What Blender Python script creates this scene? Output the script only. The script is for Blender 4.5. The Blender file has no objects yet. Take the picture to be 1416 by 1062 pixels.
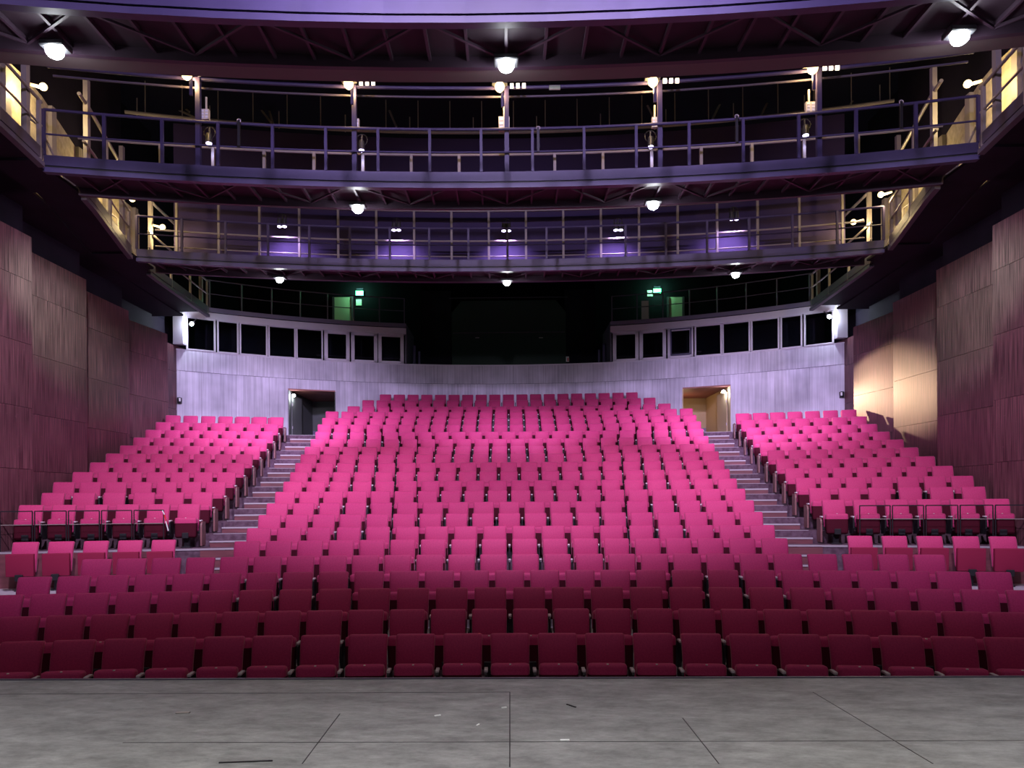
import bpy, bmesh, math, random
from mathutils import Vector, Matrix
random.seed(7)
SC = bpy.context.scene
COL = SC.collection
F = 1000.0                       # focal length in pixels of a 1416 x 1062 frame
EYE = 1.6                        # stage top is z = 0
YAW, ROLL = 0.0145, 0.0066
PX, PY = 689.5, 690.0            # principal point
R_ROW = 40.0

# ------------------------------------------------------------------ helpers
def V(*a): return Vector(a)

class MB:
    """collects boxes, bars and tubes, then links them as one mesh object"""
    def __init__(s): s.bm = bmesh.new(); s.mi = 0
    def _f(s, vs):
        try:
            f = s.bm.faces.new(vs); f.material_index = s.mi; return f
        except ValueError: return None
    def hexa(s, p):
        v = [s.bm.verts.new(q) for q in p]
        for q in ((3,2,1,0),(4,5,6,7),(0,1,5,4),(1,2,6,5),(2,3,7,6),(3,0,4,7)):
            s._f([v[i] for i in q])
        return s
    def box(s, c, size, m=None):
        hx,hy,hz = size[0]/2,size[1]/2,size[2]/2
        pts = [Vector((x*hx,y*hy,z*hz)) for z in (-1,1) for x,y in ((-1,-1),(1,-1),(1,1),(-1,1))]
        c = Vector(c)
        return s.hexa([(m@p if m else p)+c for p in pts])
    def bar(s, a, b, w, h, up=(0,0,1)):
        a,b = Vector(a),Vector(b); d=(b-a).normalized()
        up=Vector(up)
        if abs(d.dot(up))>.99: up=Vector((0,1,0))
        r=d.cross(up).normalized(); u=r.cross(d).normalized()
        pts=[]
        for q in (a,b):
            for i,j in ((-1,-1),(1,-1),(1,1),(-1,1)): pts.append(q+r*(i*w/2)+u*(j*h/2))
        return s.hexa(pts)
    def tube(s, pts, r, n=8, cap=True):
        pts=[Vector(p) for p in pts]; rings=[]
        for i,p in enumerate(pts):
            d=((pts[min(i+1,len(pts)-1)]-pts[max(i-1,0)])).normalized()
            up=Vector((0,0,1)) if abs(d.z)<.95 else Vector((0,1,0))
            a=d.cross(up).normalized(); b=a.cross(d).normalized()
            rr=r[i] if isinstance(r,(list,tuple)) else r
            rings.append([s.bm.verts.new(p+a*(rr*math.cos(2*math.pi*k/n))+b*(rr*math.sin(2*math.pi*k/n))) for k in range(n)])
        for i in range(len(rings)-1):
            for k in range(n):
                s._f([rings[i][k],rings[i][(k+1)%n],rings[i+1][(k+1)%n],rings[i+1][k]])
        if cap: s._f(rings[0][::-1]); s._f(rings[-1])
        return s
    def sphere(s, c, r, n=14, half=None, squash=1):
        m=Matrix.Translation(Vector(c))@Matrix.Diagonal((r,r,r*squash,1))
        bmesh.ops.create_uvsphere(s.bm,u_segments=n,v_segments=max(6,n//2),radius=1,matrix=m); return s
    def poly_prism(s, pts2, y0, y1):
        """closed outline of (x, z) points extruded along y"""
        a=[s.bm.verts.new((x,y0,z)) for x,z in pts2]; b=[s.bm.verts.new((x,y1,z)) for x,z in pts2]
        n=len(a); s._f(a); s._f(b[::-1])
        for i in range(n): s._f([a[i],b[i],b[(i+1)%n],a[(i+1)%n]])
        return s
    def band(s, front, back, z0, z1):
        """slab between two rows of (x, y) points; z0/z1 numbers"""
        n=len(front)
        A=[s.bm.verts.new((x,y,z1)) for x,y in front]; B=[s.bm.verts.new((x,y,z1)) for x,y in back]
        C=[s.bm.verts.new((x,y,z0)) for x,y in front]; D=[s.bm.verts.new((x,y,z0)) for x,y in back]
        for i in range(n-1):
            s._f([A[i],A[i+1],B[i+1],B[i]]); s._f([C[i+1],C[i],D[i],D[i+1]])
            s._f([C[i],C[i+1],A[i+1],A[i]]); s._f([D[i+1],D[i],B[i],B[i+1]])
        s._f([C[0],A[0],B[0],D[0]]); s._f([A[-1],C[-1],D[-1],B[-1]])
        return s
    def bevel(s, w, seg=2):
        bmesh.ops.bevel(s.bm, geom=list(s.bm.edges), offset=w, segments=seg, affect='EDGES', profile=.6); return s
    def mesh(s, name, mats, smooth=False):
        bmesh.ops.recalc_face_normals(s.bm, faces=s.bm.faces)
        me=bpy.data.meshes.new(name); s.bm.to_mesh(me); s.bm.free()
        for m in (mats if isinstance(mats,(list,tuple)) else [mats]): me.materials.append(m)
        if smooth:
            for p in me.polygons: p.use_smooth=True
        return me
    def build(s, name, mats, parent=None, smooth=False, loc=None):
        return link(name, s.mesh(name,mats,smooth), parent, loc)

def link(name, data, parent=None, loc=None):
    o=bpy.data.objects.new(name,data); COL.objects.link(o)
    if parent: o.parent=parent
    if loc is not None: o.location=loc
    return o
def tag(o, label=None, cat=None, group=None, kind=None):
    if label: o['label']=label
    if cat: o['category']=cat
    if group: o['group']=group
    if kind: o['kind']=kind
    return o
def empty(name, loc=(0,0,0), rz=0):
    o=bpy.data.objects.new(name,None); COL.objects.link(o); o.location=loc; o.rotation_euler.z=rz
    o.empty_display_size=.1
    return o
ORD="first second third fourth fifth sixth seventh eighth ninth tenth eleventh twelfth thirteenth fourteenth fifteenth sixteenth seventeenth eighteenth nineteenth twentieth twenty-first twenty-second twenty-third twenty-fourth twenty-fifth twenty-sixth twenty-seventh twenty-eighth".split()

def sag(x, R=R_ROW): return R-math.sqrt(R*R-x*x)
_cy,_sy=math.cos(YAW),math.sin(YAW); _cr,_sr=math.cos(ROLL),math.sin(ROLL)
def ray(px,py):
    u,v=(px-PX)/F,-(py-PY)/F
    u,v=u*_cr+v*_sr, -u*_sr+v*_cr          # undo the roll
    return Vector((u*_cy-_sy, u*_sy+_cy, v))  # undo the yaw
def at(px,py,y):
    """the point at depth y that the photograph shows at this pixel"""
    r=ray(px,py); return Vector((0,0,EYE))+r*(y/r.y)
def off2x(off, d, R):
    """lateral distance of a point of the arc with apex depth d, seen off pixels from the axis"""
    x=off*d/F
    for _ in range(20): x=off*(d-sag(x,R))/F
    return x

# ------------------------------------------------------------------ materials
def mat(name, col, rough=.6, metal=0, spec=.5, emit=None, strength=0, sheen=0, trans=0):
    m=bpy.data.materials.new(name); m.use_nodes=True
    b=m.node_tree.nodes['Principled BSDF']
    b.inputs['Base Color'].default_value=(*col,1); b.inputs['Roughness'].default_value=rough
    b.inputs['Metallic'].default_value=metal; b.inputs['Specular IOR Level'].default_value=spec
    if emit: b.inputs['Emission Color'].default_value=(*emit,1); b.inputs['Emission Strength'].default_value=strength
    if sheen: b.inputs['Sheen Weight'].default_value=sheen; b.inputs['Sheen Roughness'].default_value=.4
    if trans: b.inputs['Transmission Weight'].default_value=trans
    return m
def nodes(m): return m.node_tree.nodes, m.node_tree.links, m.node_tree.nodes['Principled BSDF']
def vary(m, scale, c0, c1, coord='Object', stretch=(1,1,1), detail=4, lo=.35, hi=.65, bump=0, rough=None):
    """base colour from stretched noise between c0 and c1"""
    N,L,b=nodes(m)
    tc=N.new('ShaderNodeTexCoord'); mp=N.new('ShaderNodeMapping'); mp.inputs['Scale'].default_value=stretch
    nz=N.new('ShaderNodeTexNoise'); nz.inputs['Scale'].default_value=scale; nz.inputs['Detail'].default_value=detail
    cr=N.new('ShaderNodeValToRGB'); cr.color_ramp.elements[0].position=lo; cr.color_ramp.elements[1].position=hi
    cr.color_ramp.elements[0].color=(*c0,1); cr.color_ramp.elements[1].color=(*c1,1)
    L.new(tc.outputs[coord],mp.inputs['Vector']); L.new(mp.outputs[0],nz.inputs['Vector'])
    L.new(nz.outputs['Fac'],cr.inputs['Fac']); L.new(cr.outputs[0],b.inputs['Base Color'])
    if bump:
        bp=N.new('ShaderNodeBump'); bp.inputs['Strength'].default_value=bump; bp.inputs['Distance'].default_value=.01
        L.new(nz.outputs['Fac'],bp.inputs['Height']); L.new(bp.outputs[0],b.inputs['Normal'])
    return cr
M={}
M['fabric']=mat('crimson_fabric',(.48,.034,.14),.7,spec=.3,sheen=.2)
vary(M['fabric'],60,(.44,.030,.128),(.52,.038,.152),detail=2)
M['fabric_under']=mat('shaded_crimson_backing',(.06,.004,.013),.85,spec=.15)
M['black']=mat('black_metal',(.012,.011,.014),.5)
M['blackwall']=mat('black_paint',(.010,.008,.016),.8,spec=.2)
vary(M['blackwall'],1.2,(.008,.006,.013),(.014,.010,.022))
M['arm']=mat('pale_glint',(.62,.55,.58),.35)  # pale grey stands in for the white reflection on dark armrests
M['plate']=mat('white_plate',(.9,.88,.85),.4)
M['panelbrown']=mat('brown_end_panel',(.20,.085,.09),.45)
vary(M['panelbrown'],18,(.17,.07,.075),(.23,.10,.10),stretch=(1,1,.15))
M['steel']=mat('grey_violet_steel',(.05,.038,.098),.45,metal=.0,spec=.5)
vary(M['steel'],3,(.046,.035,.09),(.054,.041,.106))
M['steel_dark']=mat('dark_steel',(.085,.07,.10),.5,spec=.4)
M['soffit']=mat('dark_plum_soffit',(.028,.013,.027),.7)
M['rib']=mat('plum_steel_rib',(.05,.026,.05),.6)
M['galv']=mat('galvanised_rail',(.25,.22,.20),.45)
M['cream']=mat('cream_plastic',(.75,.68,.5),.5)
M['tread']=mat('stair_tread',(.30,.22,.28),.85,spec=.15)
vary(M['tread'],9,(.075,.04,.058),(.13,.078,.108),detail=5)
M['riser']=mat('brown_riser',(.15,.045,.055),.5)
vary(M['riser'],10,(.12,.035,.045),(.18,.055,.065),stretch=(.2,.2,1))
M['nosing']=mat('metal_nosing',(.48,.43,.47),.4,metal=.3)
M['tierfloor']=mat('grey_tier_floor',(.42,.38,.42),.5)
vary(M['tierfloor'],6,(.38,.34,.38),(.46,.42,.46))
M['white']=mat('white_paper',(.85,.85,.85),.6)
M['red']=mat('red_tape',(.8,.05,.04),.5)
M['glass']=mat('window_glass',(.75,.8,.85),.03,spec=.5,trans=1.0)
M['glass'].node_tree.nodes['Principled BSDF'].inputs['IOR'].default_value=1.12
M['frame']=mat('grey_window_frame',(.56,.52,.58),.5)
M['ledge']=mat('violet_grey_ledge',(.15,.13,.19),.5)
M['void']=mat('unlit_black',(.008,.008,.014),.9,spec=.1)
M['dim']=mat('dim_room',(.03,.03,.04),.9,spec=.1)
M['housing']=mat('lamp_housing',(.03,.03,.035),.45)
M['lens']=mat('lamp_white_lens',(1,1,1),.3,emit=(.92,.97,1),strength=90)
M['warm']=mat('lamp_warm_lens',(1,.9,.7),.3,emit=(1,.72,.32),strength=3.2)
M['violet']=mat('lamp_violet_lens',(.8,.7,1),.3,emit=(.68,.60,1),strength=14)
M['cool']=mat('lamp_cool_lens',(.9,.9,1),.3,emit=(.8,.85,1),strength=60)
M['green']=mat('exit_green',(.1,.8,.4),.4,emit=(.08,1,.42),strength=9)
M['beige']=mat('beige_wall',(.48,.36,.22),.8)
M['greywall']=mat('grey_green_wall',(.13,.14,.135),.8)
M['lilac']=mat('lilac_dado',(.22,.18,.30),.7)
M['redwood']=mat('reddish_ceiling_board',(.26,.09,.075),.6)
M['doorgreen']=mat('pale_door',(.55,.58,.45),.6)
M['boothglass']=mat('booth_glass',(.05,.075,.062),.15,spec=.5)
M['gallerywall']=mat('beige_block_wall',(.42,.36,.25),.85)
vary(M['gallerywall'],8,(.34,.29,.20),(.48,.41,.29),detail=6,bump=.3)

# stage floor: worn grey boards
m=M['stage']=mat('worn_grey_stage',(.2,.2,.2),.62,spec=.35)
N,L,b=nodes(m)
tc=N.new('ShaderNodeTexCoord')
def noise(scale,detail,stretch=(1,1,1),rot=0,rough=.6):
    mp=N.new('ShaderNodeMapping'); mp.inputs['Scale'].default_value=stretch; mp.inputs['Rotation'].default_value=(0,0,rot)
    nz=N.new('ShaderNodeTexNoise'); nz.inputs['Scale'].default_value=scale; nz.inputs['Detail'].default_value=detail; nz.inputs['Roughness'].default_value=rough
    L.new(tc.outputs['Object'],mp.inputs[0]); L.new(mp.outputs[0],nz.inputs['Vector']); return nz
def ramp(src,p0,c0,p1,c1):
    r=N.new('ShaderNodeValToRGB'); e=r.color_ramp.elements
    e[0].position=p0; e[0].color=(*c0,1); e[1].position=p1; e[1].color=(*c1,1)
    L.new(src.outputs['Fac'],r.inputs['Fac']); return r
def mix(a,bb,fac,mode='MIX'):
    x=N.new('ShaderNodeMix'); x.data_type='RGBA'; x.blend_type=mode
    L.new(a.outputs[0],x.inputs[6]); L.new(bb.outputs[0],x.inputs[7])
    if isinstance(fac,(int,float)): x.inputs[0].default_value=fac
    else: L.new(fac.outputs[0],x.inputs[0])
    class o: outputs=[x.outputs[2]]
    return o
n1=ramp(noise(1.6,10,(1,1.8,1),.3,.78),.30,(.135,.135,.135),.72,(.32,.318,.315))
n2=ramp(noise(4,10,(1,2.4,1),.5,.82),.30,(.45,.45,.45),.70,(1.45,1.45,1.45))
c1=mix(n1,n2,.75,'MULTIPLY')
scr=ramp(noise(7,10,(1,4,1),.35,.85),.62,(0,0,0),.72,(1,1,1))
lt=N.new('ShaderNodeRGB'); lt.outputs[0].default_value=(.50,.49,.46,1)
c2=mix(c1,lt,scr)
scd=ramp(noise(3.2,9,(1,4,1),-.5,.8),.28,(1,1,1),.34,(0,0,0))
dk=N.new('ShaderNodeRGB'); dk.outputs[0].default_value=(.045,.042,.04,1)
c3=mix(c2,dk,scd)
L.new(c3.outputs[0],b.inputs['Base Color'])
rr=ramp(noise(4,6,(1,2,1)),.3,(.5,.5,.5),.7,(.75,.75,.75)); L.new(rr.outputs[0],b.inputs['Roughness'])

def grain(m,c0,c1,scale=26,seam=None,blot=.35):
    """vertical wood grain on UV = (metres along, height) with broad blotches"""
    global N,L
    N,L,b=nodes(m); tc=N.new('ShaderNodeTexCoord')
    def nz(sc,st,det):
        mp=N.new('ShaderNodeMapping'); mp.inputs['Scale'].default_value=st
        n=N.new('ShaderNodeTexNoise'); n.inputs['Scale'].default_value=sc; n.inputs['Detail'].default_value=det
        L.new(tc.outputs['UV'],mp.inputs[0]); L.new(mp.outputs[0],n.inputs['Vector']); return n
    g=ramp(nz(scale,(1,.03,1),6),.33,c0,.68,c1)
    bl=ramp(nz(.9,(1,.8,1),3),.3,(.75,.75,.75),.7,(1.2,1.2,1.2))
    c=mix(g,bl,1.0,'MULTIPLY')
    if blot: # fine chalky scuffs
        s=ramp(nz(6,(1,1.3,1),9),.66,(0,0,0),.76,(blot,blot,blot)); w=N.new('ShaderNodeRGB'); w.outputs[0].default_value=(*[min(1,v*2.2+.03) for v in c1],1)
        c=mix(c,w,s)
    if seam:
        bt=N.new('ShaderNodeTexBrick'); bt.offset=.5; bt.inputs['Scale'].default_value=1
        bt.inputs['Brick Width'].default_value=seam[0]; bt.inputs['Row Height'].default_value=seam[1]
        bt.inputs['Mortar Size'].default_value=.008; bt.inputs['Mortar Smooth'].default_value=0
        bt.inputs['Color1'].default_value=(1,1,1,1); bt.inputs['Color2'].default_value=(.86,.86,.86,1); bt.inputs['Mortar'].default_value=(.62,.62,.62,1)
        mp=N.new('ShaderNodeMapping'); mp.inputs['Location'].default_value=(seam[2],seam[3],0)
        L.new(tc.outputs['UV'],mp.inputs[0]); L.new(mp.outputs[0],bt.inputs['Vector'])
        class o: outputs=[bt.outputs['Color']]
        c=mix(c,o,1.0,'MULTIPLY')
    L.new(c.outputs[0],b.inputs['Base Color'])
M['veneer']=mat('reddish_wood_veneer',(.1,.04,.05),.42,spec=.5)
grain(M['veneer'],(.040,.013,.018),(.165,.064,.074),34,None,.16)
M['rearwood']=mat('grey_board_wall',(.5,.47,.55),.6,spec=.3)
grain(M['rearwood'],(.44,.405,.48),(.64,.595,.69),14,(1.22,2.6,.3,-3.77+2.6*0),.0)

# ------------------------------------------------------------------ camera
cam=bpy.data.cameras.new('camera'); cam.sensor_width=36; cam.lens=36*F/1416
cam.shift_x=(708-PX)/1416; cam.shift_y=(PY-531)/1416; cam.clip_start=.05; cam.clip_end=200
co=bpy.data.objects.new('camera',cam); COL.objects.link(co)
co.matrix_world=Matrix.Translation((0,0,EYE))@Matrix.Rotation(YAW,4,'Z')@Matrix.Rotation(ROLL,4,'Y')@Matrix.Rotation(math.pi/2,4,'X')
SC.camera=co
SC.view_settings.view_transform='Standard'; SC.view_settings.look='None'; SC.view_settings.gamma=1; SC.view_settings.use_curve_mapping=False
SC.view_settings.exposure=0.0
SC.cycles.use_denoising=True
SC.cycles.max_bounces=6; SC.cycles.diffuse_bounces=3; SC.cycles.glossy_bounces=3
w=bpy.data.worlds.new('dark_hall'); SC.world=w; w.use_nodes=True
w.node_tree.nodes['Background'].inputs[0].default_value=(.5,.35,.75,1); w.node_tree.nodes['Background'].inputs[1].default_value=.0

# ------------------------------------------------------------------ row data (centre block, row 1 nearest the stage)
Y_TOP=[877.4,842.8,812.8,788.8,766.4,745,727,709,693.2,677.5,663.7,650.8,638.3,626.7,616.3,606,596,586,577,568.4,561,552.6,544.6]
PITCH=[66,57.3,53.9,48.8,44.4,42.3,40.4,36.5,35.3,32.3,31.2,28.75,28.1,26.1,25.6,24.86,23.15,21.9,21.4,21,20.2,19.5,18.8]
COUNT=[21,24,26,27,26,18,18,19,19,20,20,21,21,22,22,22,23,24,24,24,22,21,19]
P_ROW=.95
SEAT_H=.94
D=[8.322+P_ROW*k for k in range(23)]
ZF=[EYE-(Y_TOP[k]-690)*D[k]/F-SEAT_H for k in range(23)]
W=[PITCH[k]*D[k]/F for k in range(23)]
W[20]=.553; W[21]=.545; W[22]=.549
FRONT=.57                                   # tier edge ahead of the seat-back line
# side blocks: rows s1..s12 lie on the tiers of rows 9..20
S_IN=[273.8,291.7,310,324.3,336.7,348.4,358.8,368.6,377.4,384.6,391.9,388]
S_N=[6,6,7,7,7,7,7,7,7,7,7,7]
S_W=[.612,.615]+[.552]*10
def row_end_px(k): # half width of a centre row in metres along the arc
    return COUNT[k]*W[k]/2

# ------------------------------------------------------------------ floors
def xs(a,b,n): return [a+(b-a)*i/(n-1) for i in range(n)]
def tier(name, d0, d1, x0, x1, z0, z1, m, n=25, d1flat=None):
    X=xs(x0,x1,n)
    o=MB().band([(x,d0-sag(x)) for x in X],[(x,(d1flat if d1flat else d1-sag(x))) for x in X],z0,z1).build(name,m)
    return tag(o,kind='structure')
mb=MB(); mb.box((0,.2,-.45),(32,12.5,.9)); o=mb.build('stage_floor',M['stage']); tag(o,kind='structure')
mb=MB(); mb.box((0,6.44,-.03),(32,.03,.08)); o=mb.build('trim_1',M['steel_dark']); tag(o,kind='structure')
# thin dark seams between the stage boards
zt=.0015
def seam(a,b,wd=.006):
    mb=MB(); mb.bar((a[0],a[1],zt/2),(b[0],b[1],zt/2),wd,zt); return mb
def gz(px,py):
    r=ray(px,py); t=-EYE/r.z; return (r.x*t,r.y*t)
sm=MB()
for a,b_ in (((705,957),(705,1061)),((1124,957),(1290,1056)),((944,993),(994,1056)),((470,987),(418,1056))):
    p,q=gz(*a),gz(*b_); sm.bar((p[0],p[1],zt/2),(q[0],q[1],zt/2),.007,zt)
for a,b_ in (((0,960),(705,957)),((170,1027),(705,1026)),((705,1026),(1416,1024))):
    p,q=gz(*a),gz(*b_); sm.bar((p[0],p[1],zt/2),(q[0],q[1],zt/2),.007,zt)
o=sm.build('floor_seams',M['black']); tag(o,kind='structure')
# pit floor and tiers
o=MB().box((0,8.4,-1.2),(32,6,.62)).build('floor',M['tierfloor']); tag(o,kind='structure')
for k in range(1,5): tier('floor',D[k]-FRONT,D[k]+.55,-11.2,11.2,-1.2,ZF[k],M['tierfloor'])
ZX=-.105                                     # cross aisle in front of the raised side blocks
tier('floor',D[4]+.38,15.6,-11.6,11.6,-1.2,ZX,M['tierfloor'])
for k in (5,6,7):
    e=row_end_px(k)+.1; tier('floor',D[k]-FRONT,16,-e,e,-1.0,ZF[k],M['tread'])
for k in range(8,20):
    lim=12.35 if k>10 else 11.7
    tier('floor',D[k]-FRONT,D[k]+1.2,-lim,lim,ZF[k]-1.2,ZF[k],[M['tread']],31)
for k in (20,21,22):
    e=row_end_px(k)+.12; tier('floor',D[k]-FRONT,30.5,-e,e,ZF[19]-.3,ZF[k],M['tread'])
# landing up to the rear wall
o=MB().box((0,29.5,ZF[19]-.35),(26,5.5,.7)).build('floor',M['tread']); tag(o,kind='structure')
# metal edge strips on the fronts of the raised side platforms
for s in (-1,1):
    mb=MB(); X=xs(5.9*s,11.0*s,12); d0=D[8]-FRONT
    mb.band([(x,d0-.015-sag(x)) for x in X],[(x,d0+.05-sag(x)) for x in X],ZF[8]-.03,ZF[8]+.006)
    tag(mb.build('trim_%d'%(2 if s<0 else 3),M['nosing']),kind='structure')
    mb=MB(); X=xs(6.95*s,11.3*s,12)
    mb.band([(x,d0-.012-sag(x)) for x in X],[(x,d0+.02-sag(x)) for x in X],ZX-.1,ZF[8]-.035)
    tag(mb.build('trim_%d'%(4 if s<0 else 5),M['riser']),kind='structure')

# ------------------------------------------------------------------ aisle stairs
def side_in(k):  # inner end of side row k (0 = s1) in metres, k may exceed the table
    k=min(k,11); return off2x(704-S_IN[k],D[8+k],R_ROW)
for s,nm in ((-1,'left'),(1,'right')):
    root=empty('aisle_stairs',(s*6.2,15,0)); tag(root,'flight of purple-brown steps with metal nosings between the central and %s seat blocks'%nm,'stairs',kind='thing')
    inv=root.location
    def step(d0,d1,xa,xb,z,zb):
        mb=MB(); X=xs(s*xa,s*xb,5)
        mb.band([(x-inv.x,d0-sag(x)-inv.y) for x in X],[(x-inv.x,d1-sag(x)-inv.y) for x in X],zb,z-.025)
        st=mb.build('step',M['riser'],root)
        mb=MB(); mb.band([(x-inv.x,d0+.03-sag(x)-inv.y) for x in X],[(x-inv.x,d1-sag(x)-inv.y) for x in X],z-.025,z)
        mb.build('tread',M['tread'],st)
        mb=MB(); mb.band([(x-inv.x,d0-.012-sag(x)-inv.y) for x in X],[(x-inv.x,d0+.035-sag(x)-inv.y) for x in X],z-.028,z+.005)
        mb.build('nosing',M['nosing'],st)
    base=D[8]-FRONT
    for i in range(3): # up from the cross aisle
        z=ZX+(ZF[8]-ZX)*(i+1)/4
        step(base-.28*(3-i),base+.0,row_end_px(7)+.13,6.40-.05*(2-i),z,ZX-.02)
    for k in range(8,20):
        d0=D[k]-FRONT; xa=row_end_px(k)*.995+.06; xb=side_in(k-8)-.23
        step(d0+(.02 if k>8 else -.012),d0+.5,xa,xb,ZF[k]+.004,ZF[k]-.2)
        if k<19:
            step(d0+.475,d0+.96,xa,xb,ZF[k]+(ZF[k+1]-ZF[k])/2,ZF[k]-.05)

# ------------------------------------------------------------------ theatre seats
def backrest_me(simple=False):
    mb=MB(); a=math.radians(-9)
    m=Matrix.Rotation(a,3,'X')
    mb.box((0,0,0),(.447,.085,.60)); mb.bevel(.034 if not simple else .026,3 if not simple else 1)
    bmesh.ops.subdivide_edges(mb.bm,edges=[e for e in mb.bm.edges if e.calc_length()>.2],cuts=(5 if not simple else 2),use_grid_fill=True)
    for v in mb.bm.verts:      # soft pillow on the front, top curving back, narrower foot
        x,y,z=v.co
        v.co.y+=.055*max(0,(z-.02)/.28)**2.2
        if y<0: v.co.y-=.018*max(0,1-(x/.22)**2)*max(0,1-(z/.29)**2)
        v.co.x*=1+.02*(z/.3)
        v.co=m@v.co+Vector((0,.055,SEAT_H-.30))
    return mb
def pan_me(simple=False,flat=False):
    mb=MB()
    if flat: mb.box((0,0,0),(.475,.10,.43)); a=math.radians(2); c=Vector((0,-.14,.50))
    else: mb.box((0,0,0),(.445,.15,.43)); a=math.radians(-4); c=Vector((0,-.14,.425))
    mb.bevel(.012 if flat else .062,(2 if flat else 4) if not simple else 1)
    m=Matrix.Rotation(a,3,'X')
    for v in mb.bm.verts:
        x,y,z=v.co
        if not flat and z<0: v.co.x*=1+.18*z
        v.co=m@v.co+c
    return mb
def shade_lower_pan(mb):
    """upholstery on top, dark backing below with the shade on its sides painted in"""
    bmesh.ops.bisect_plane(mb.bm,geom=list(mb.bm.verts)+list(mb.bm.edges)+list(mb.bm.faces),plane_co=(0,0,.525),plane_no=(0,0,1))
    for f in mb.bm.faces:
        if f.calc_center_median().z<.525: f.material_index=1  # dark all round below: backing fabric plus painted shade on the sides
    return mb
def arm_me(x):
    mb=MB(); mb.mi=0
    mb.box((x,-.17,.575),(.042,.15,.03)).bevel(.009,2); return mb
def armside_me(x):
    mb=MB()
    pts=[(-.25,.34),(-.25,.54),(-.24,.558),(0.02,.558),(.04,.22),(-.16,.22)]
    a=[mb.bm.verts.new((x-.014,y,z)) for y,z in pts]; b=[mb.bm.verts.new((x+.014,y,z)) for y,z in pts]
    mb._f(a); mb._f(b[::-1])
    for i in range(len(a)): mb._f([a[i],b[i],b[(i+1)%len(a)],a[(i+1)%len(a)]])
    return mb
def ped_me(top=.25):
    mb=MB(); mb.box((0,-.05,top/2),(.11,.10,top)); mb.box((0,-.05,.012),(.20,.22,.024)); return mb
def bracket_me(y=-.2):
    mb=MB(); mb.box((0,y,.265),(.13,.05,.12)).bevel(.008,1); return mb
ME={}
ME['backrest']=backrest_me().mesh('backrest',M['fabric'],True)
ME['pan']=shade_lower_pan(pan_me()).mesh('seat_pan',[M['fabric'],M['fabric_under']],True)
M['fabric_dull']=mat('dull_crimson_fabric',(.24,.014,.05),.8,spec=.2)
ME['panflat']=pan_me(flat=True).mesh('seat_pan_flat',M['fabric_dull'],True)
ME['ped']=ped_me(.30).mesh('pedestal',M['black'])
ME['bracket']=bracket_me(-.215).mesh('hinge_bracket',M['black'])
ME['plate']=MB().box((0,-.175,.638),(.022,.02,.008)).mesh('number_plate',M['plate'])
def armset(wd):
    k='arm%.3f'%wd
    if k not in ME:
        ME[k]=[arm_me(wd/2).mesh('armrest',M['arm'],True),armside_me(wd/2).mesh('arm_panel',M['black']),
               arm_me(-wd/2).mesh('armrest',M['arm'],True),armside_me(-wd/2).mesh('arm_panel',M['black']),
               armside_me(wd/2).mesh('arm_panel',M['panelbrown']),armside_me(-wd/2).mesh('arm_panel',M['panelbrown'])]
        # aisle-end panels are taller and wider
    return ME[k]
def end_me(x):
    mb=MB()
    pts=[(-.30,.05)]+[(-.30+.10*(1-math.cos(t)),.45+.10*math.sin(t)) for t in xs(0,math.pi/2,5)]+[(0.02,.55),(.02,.05)]
    a=[mb.bm.verts.new((x-.018,y,z)) for y,z in pts]; b=[mb.bm.verts.new((x+.018,y,z)) for y,z in pts]
    mb._f(a); mb._f(b[::-1])
    for i in range(len(a)): mb._f([a[i],b[i],b[(i+1)%len(a)],a[(i+1)%len(a)]])
    return mb
N_SEAT=[0]
def seat(x,y,z,rz,wd,label,group,first=False,mirror=False,small=False,flat=False,endside=0):
    r=empty('theatre_seat',(x,y,z),rz); tag(r,label,'seat',group)
    link('backrest',ME['backrest'],r)
    p=link('seat_pan',ME['panflat' if flat else 'pan'],r)
    if not small:
        if not flat: link('number_plate',ME['plate'],p)
        link('hinge_bracket',ME['bracket'],p)
    link('pedestal',ME['ped'],r)
    if flat: return r
    a=armset(wd)
    sides=[2 if mirror else 0]+([2] if first else [])
    if endside: sides.append(0 if endside>0 else 2)
    for q in sorted(set(sides)):
        o=link('armrest',a[q],r)
        if endside and q==(0 if endside>0 else 2): continue
        link('arm_panel',a[q+1],o)
    if endside:
        k='end%d%.3f'%(endside,wd)
        if k not in ME: ME[k]=end_me(endside*(wd/2+.03)).mesh('aisle_end_panel',M['panelbrown'])
        o=link('aisle_end_panel',ME[k],r); o['label']='brown rounded aisle end panel'
    N_SEAT[0]+=1
    return r
def arcpos(d,s):
    ph=s/R_ROW; return R_ROW*math.sin(ph), d-R_ROW+R_ROW*math.cos(ph), -ph
ROWW=['front row','second row','third row','fourth row','fifth row','sixth row','seventh row','eighth row','ninth row','tenth row']
far=[]    # the seats of the rows furthest back
for k in range(23):
    n=COUNT[k]
    for i in range(n):
        s=(i-(n-1)/2)*W[k]; x,y,rz=arcpos(D[k],s)
        jit=random.uniform(-.006,.006)
        if k<10:
            side='left' if i<n/2 else 'right'; j=i if i<n/2 else n-1-i
            if n%2 and i==n//2: lab='crimson seat in the very middle of the %s from the stage'%ROWW[k]
            else:
                blk=' from the stage, dark crimson' if k<3 else ' from the stage, crimson' if k<5 else ' of the central block, crimson'
                lab='%s seat from the %s end of the %s%s'%(ORD[j],side,ROWW[k],blk)
            seat(x,y+jit,ZF[k],rz,W[k],lab,'crimson tip-up theatre seats',first=(i==0),small=k>1)
        else: far.append((x,y+jit,ZF[k],rz,W[k]))
SROW=['front row','second row','third row','fourth row']
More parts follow.
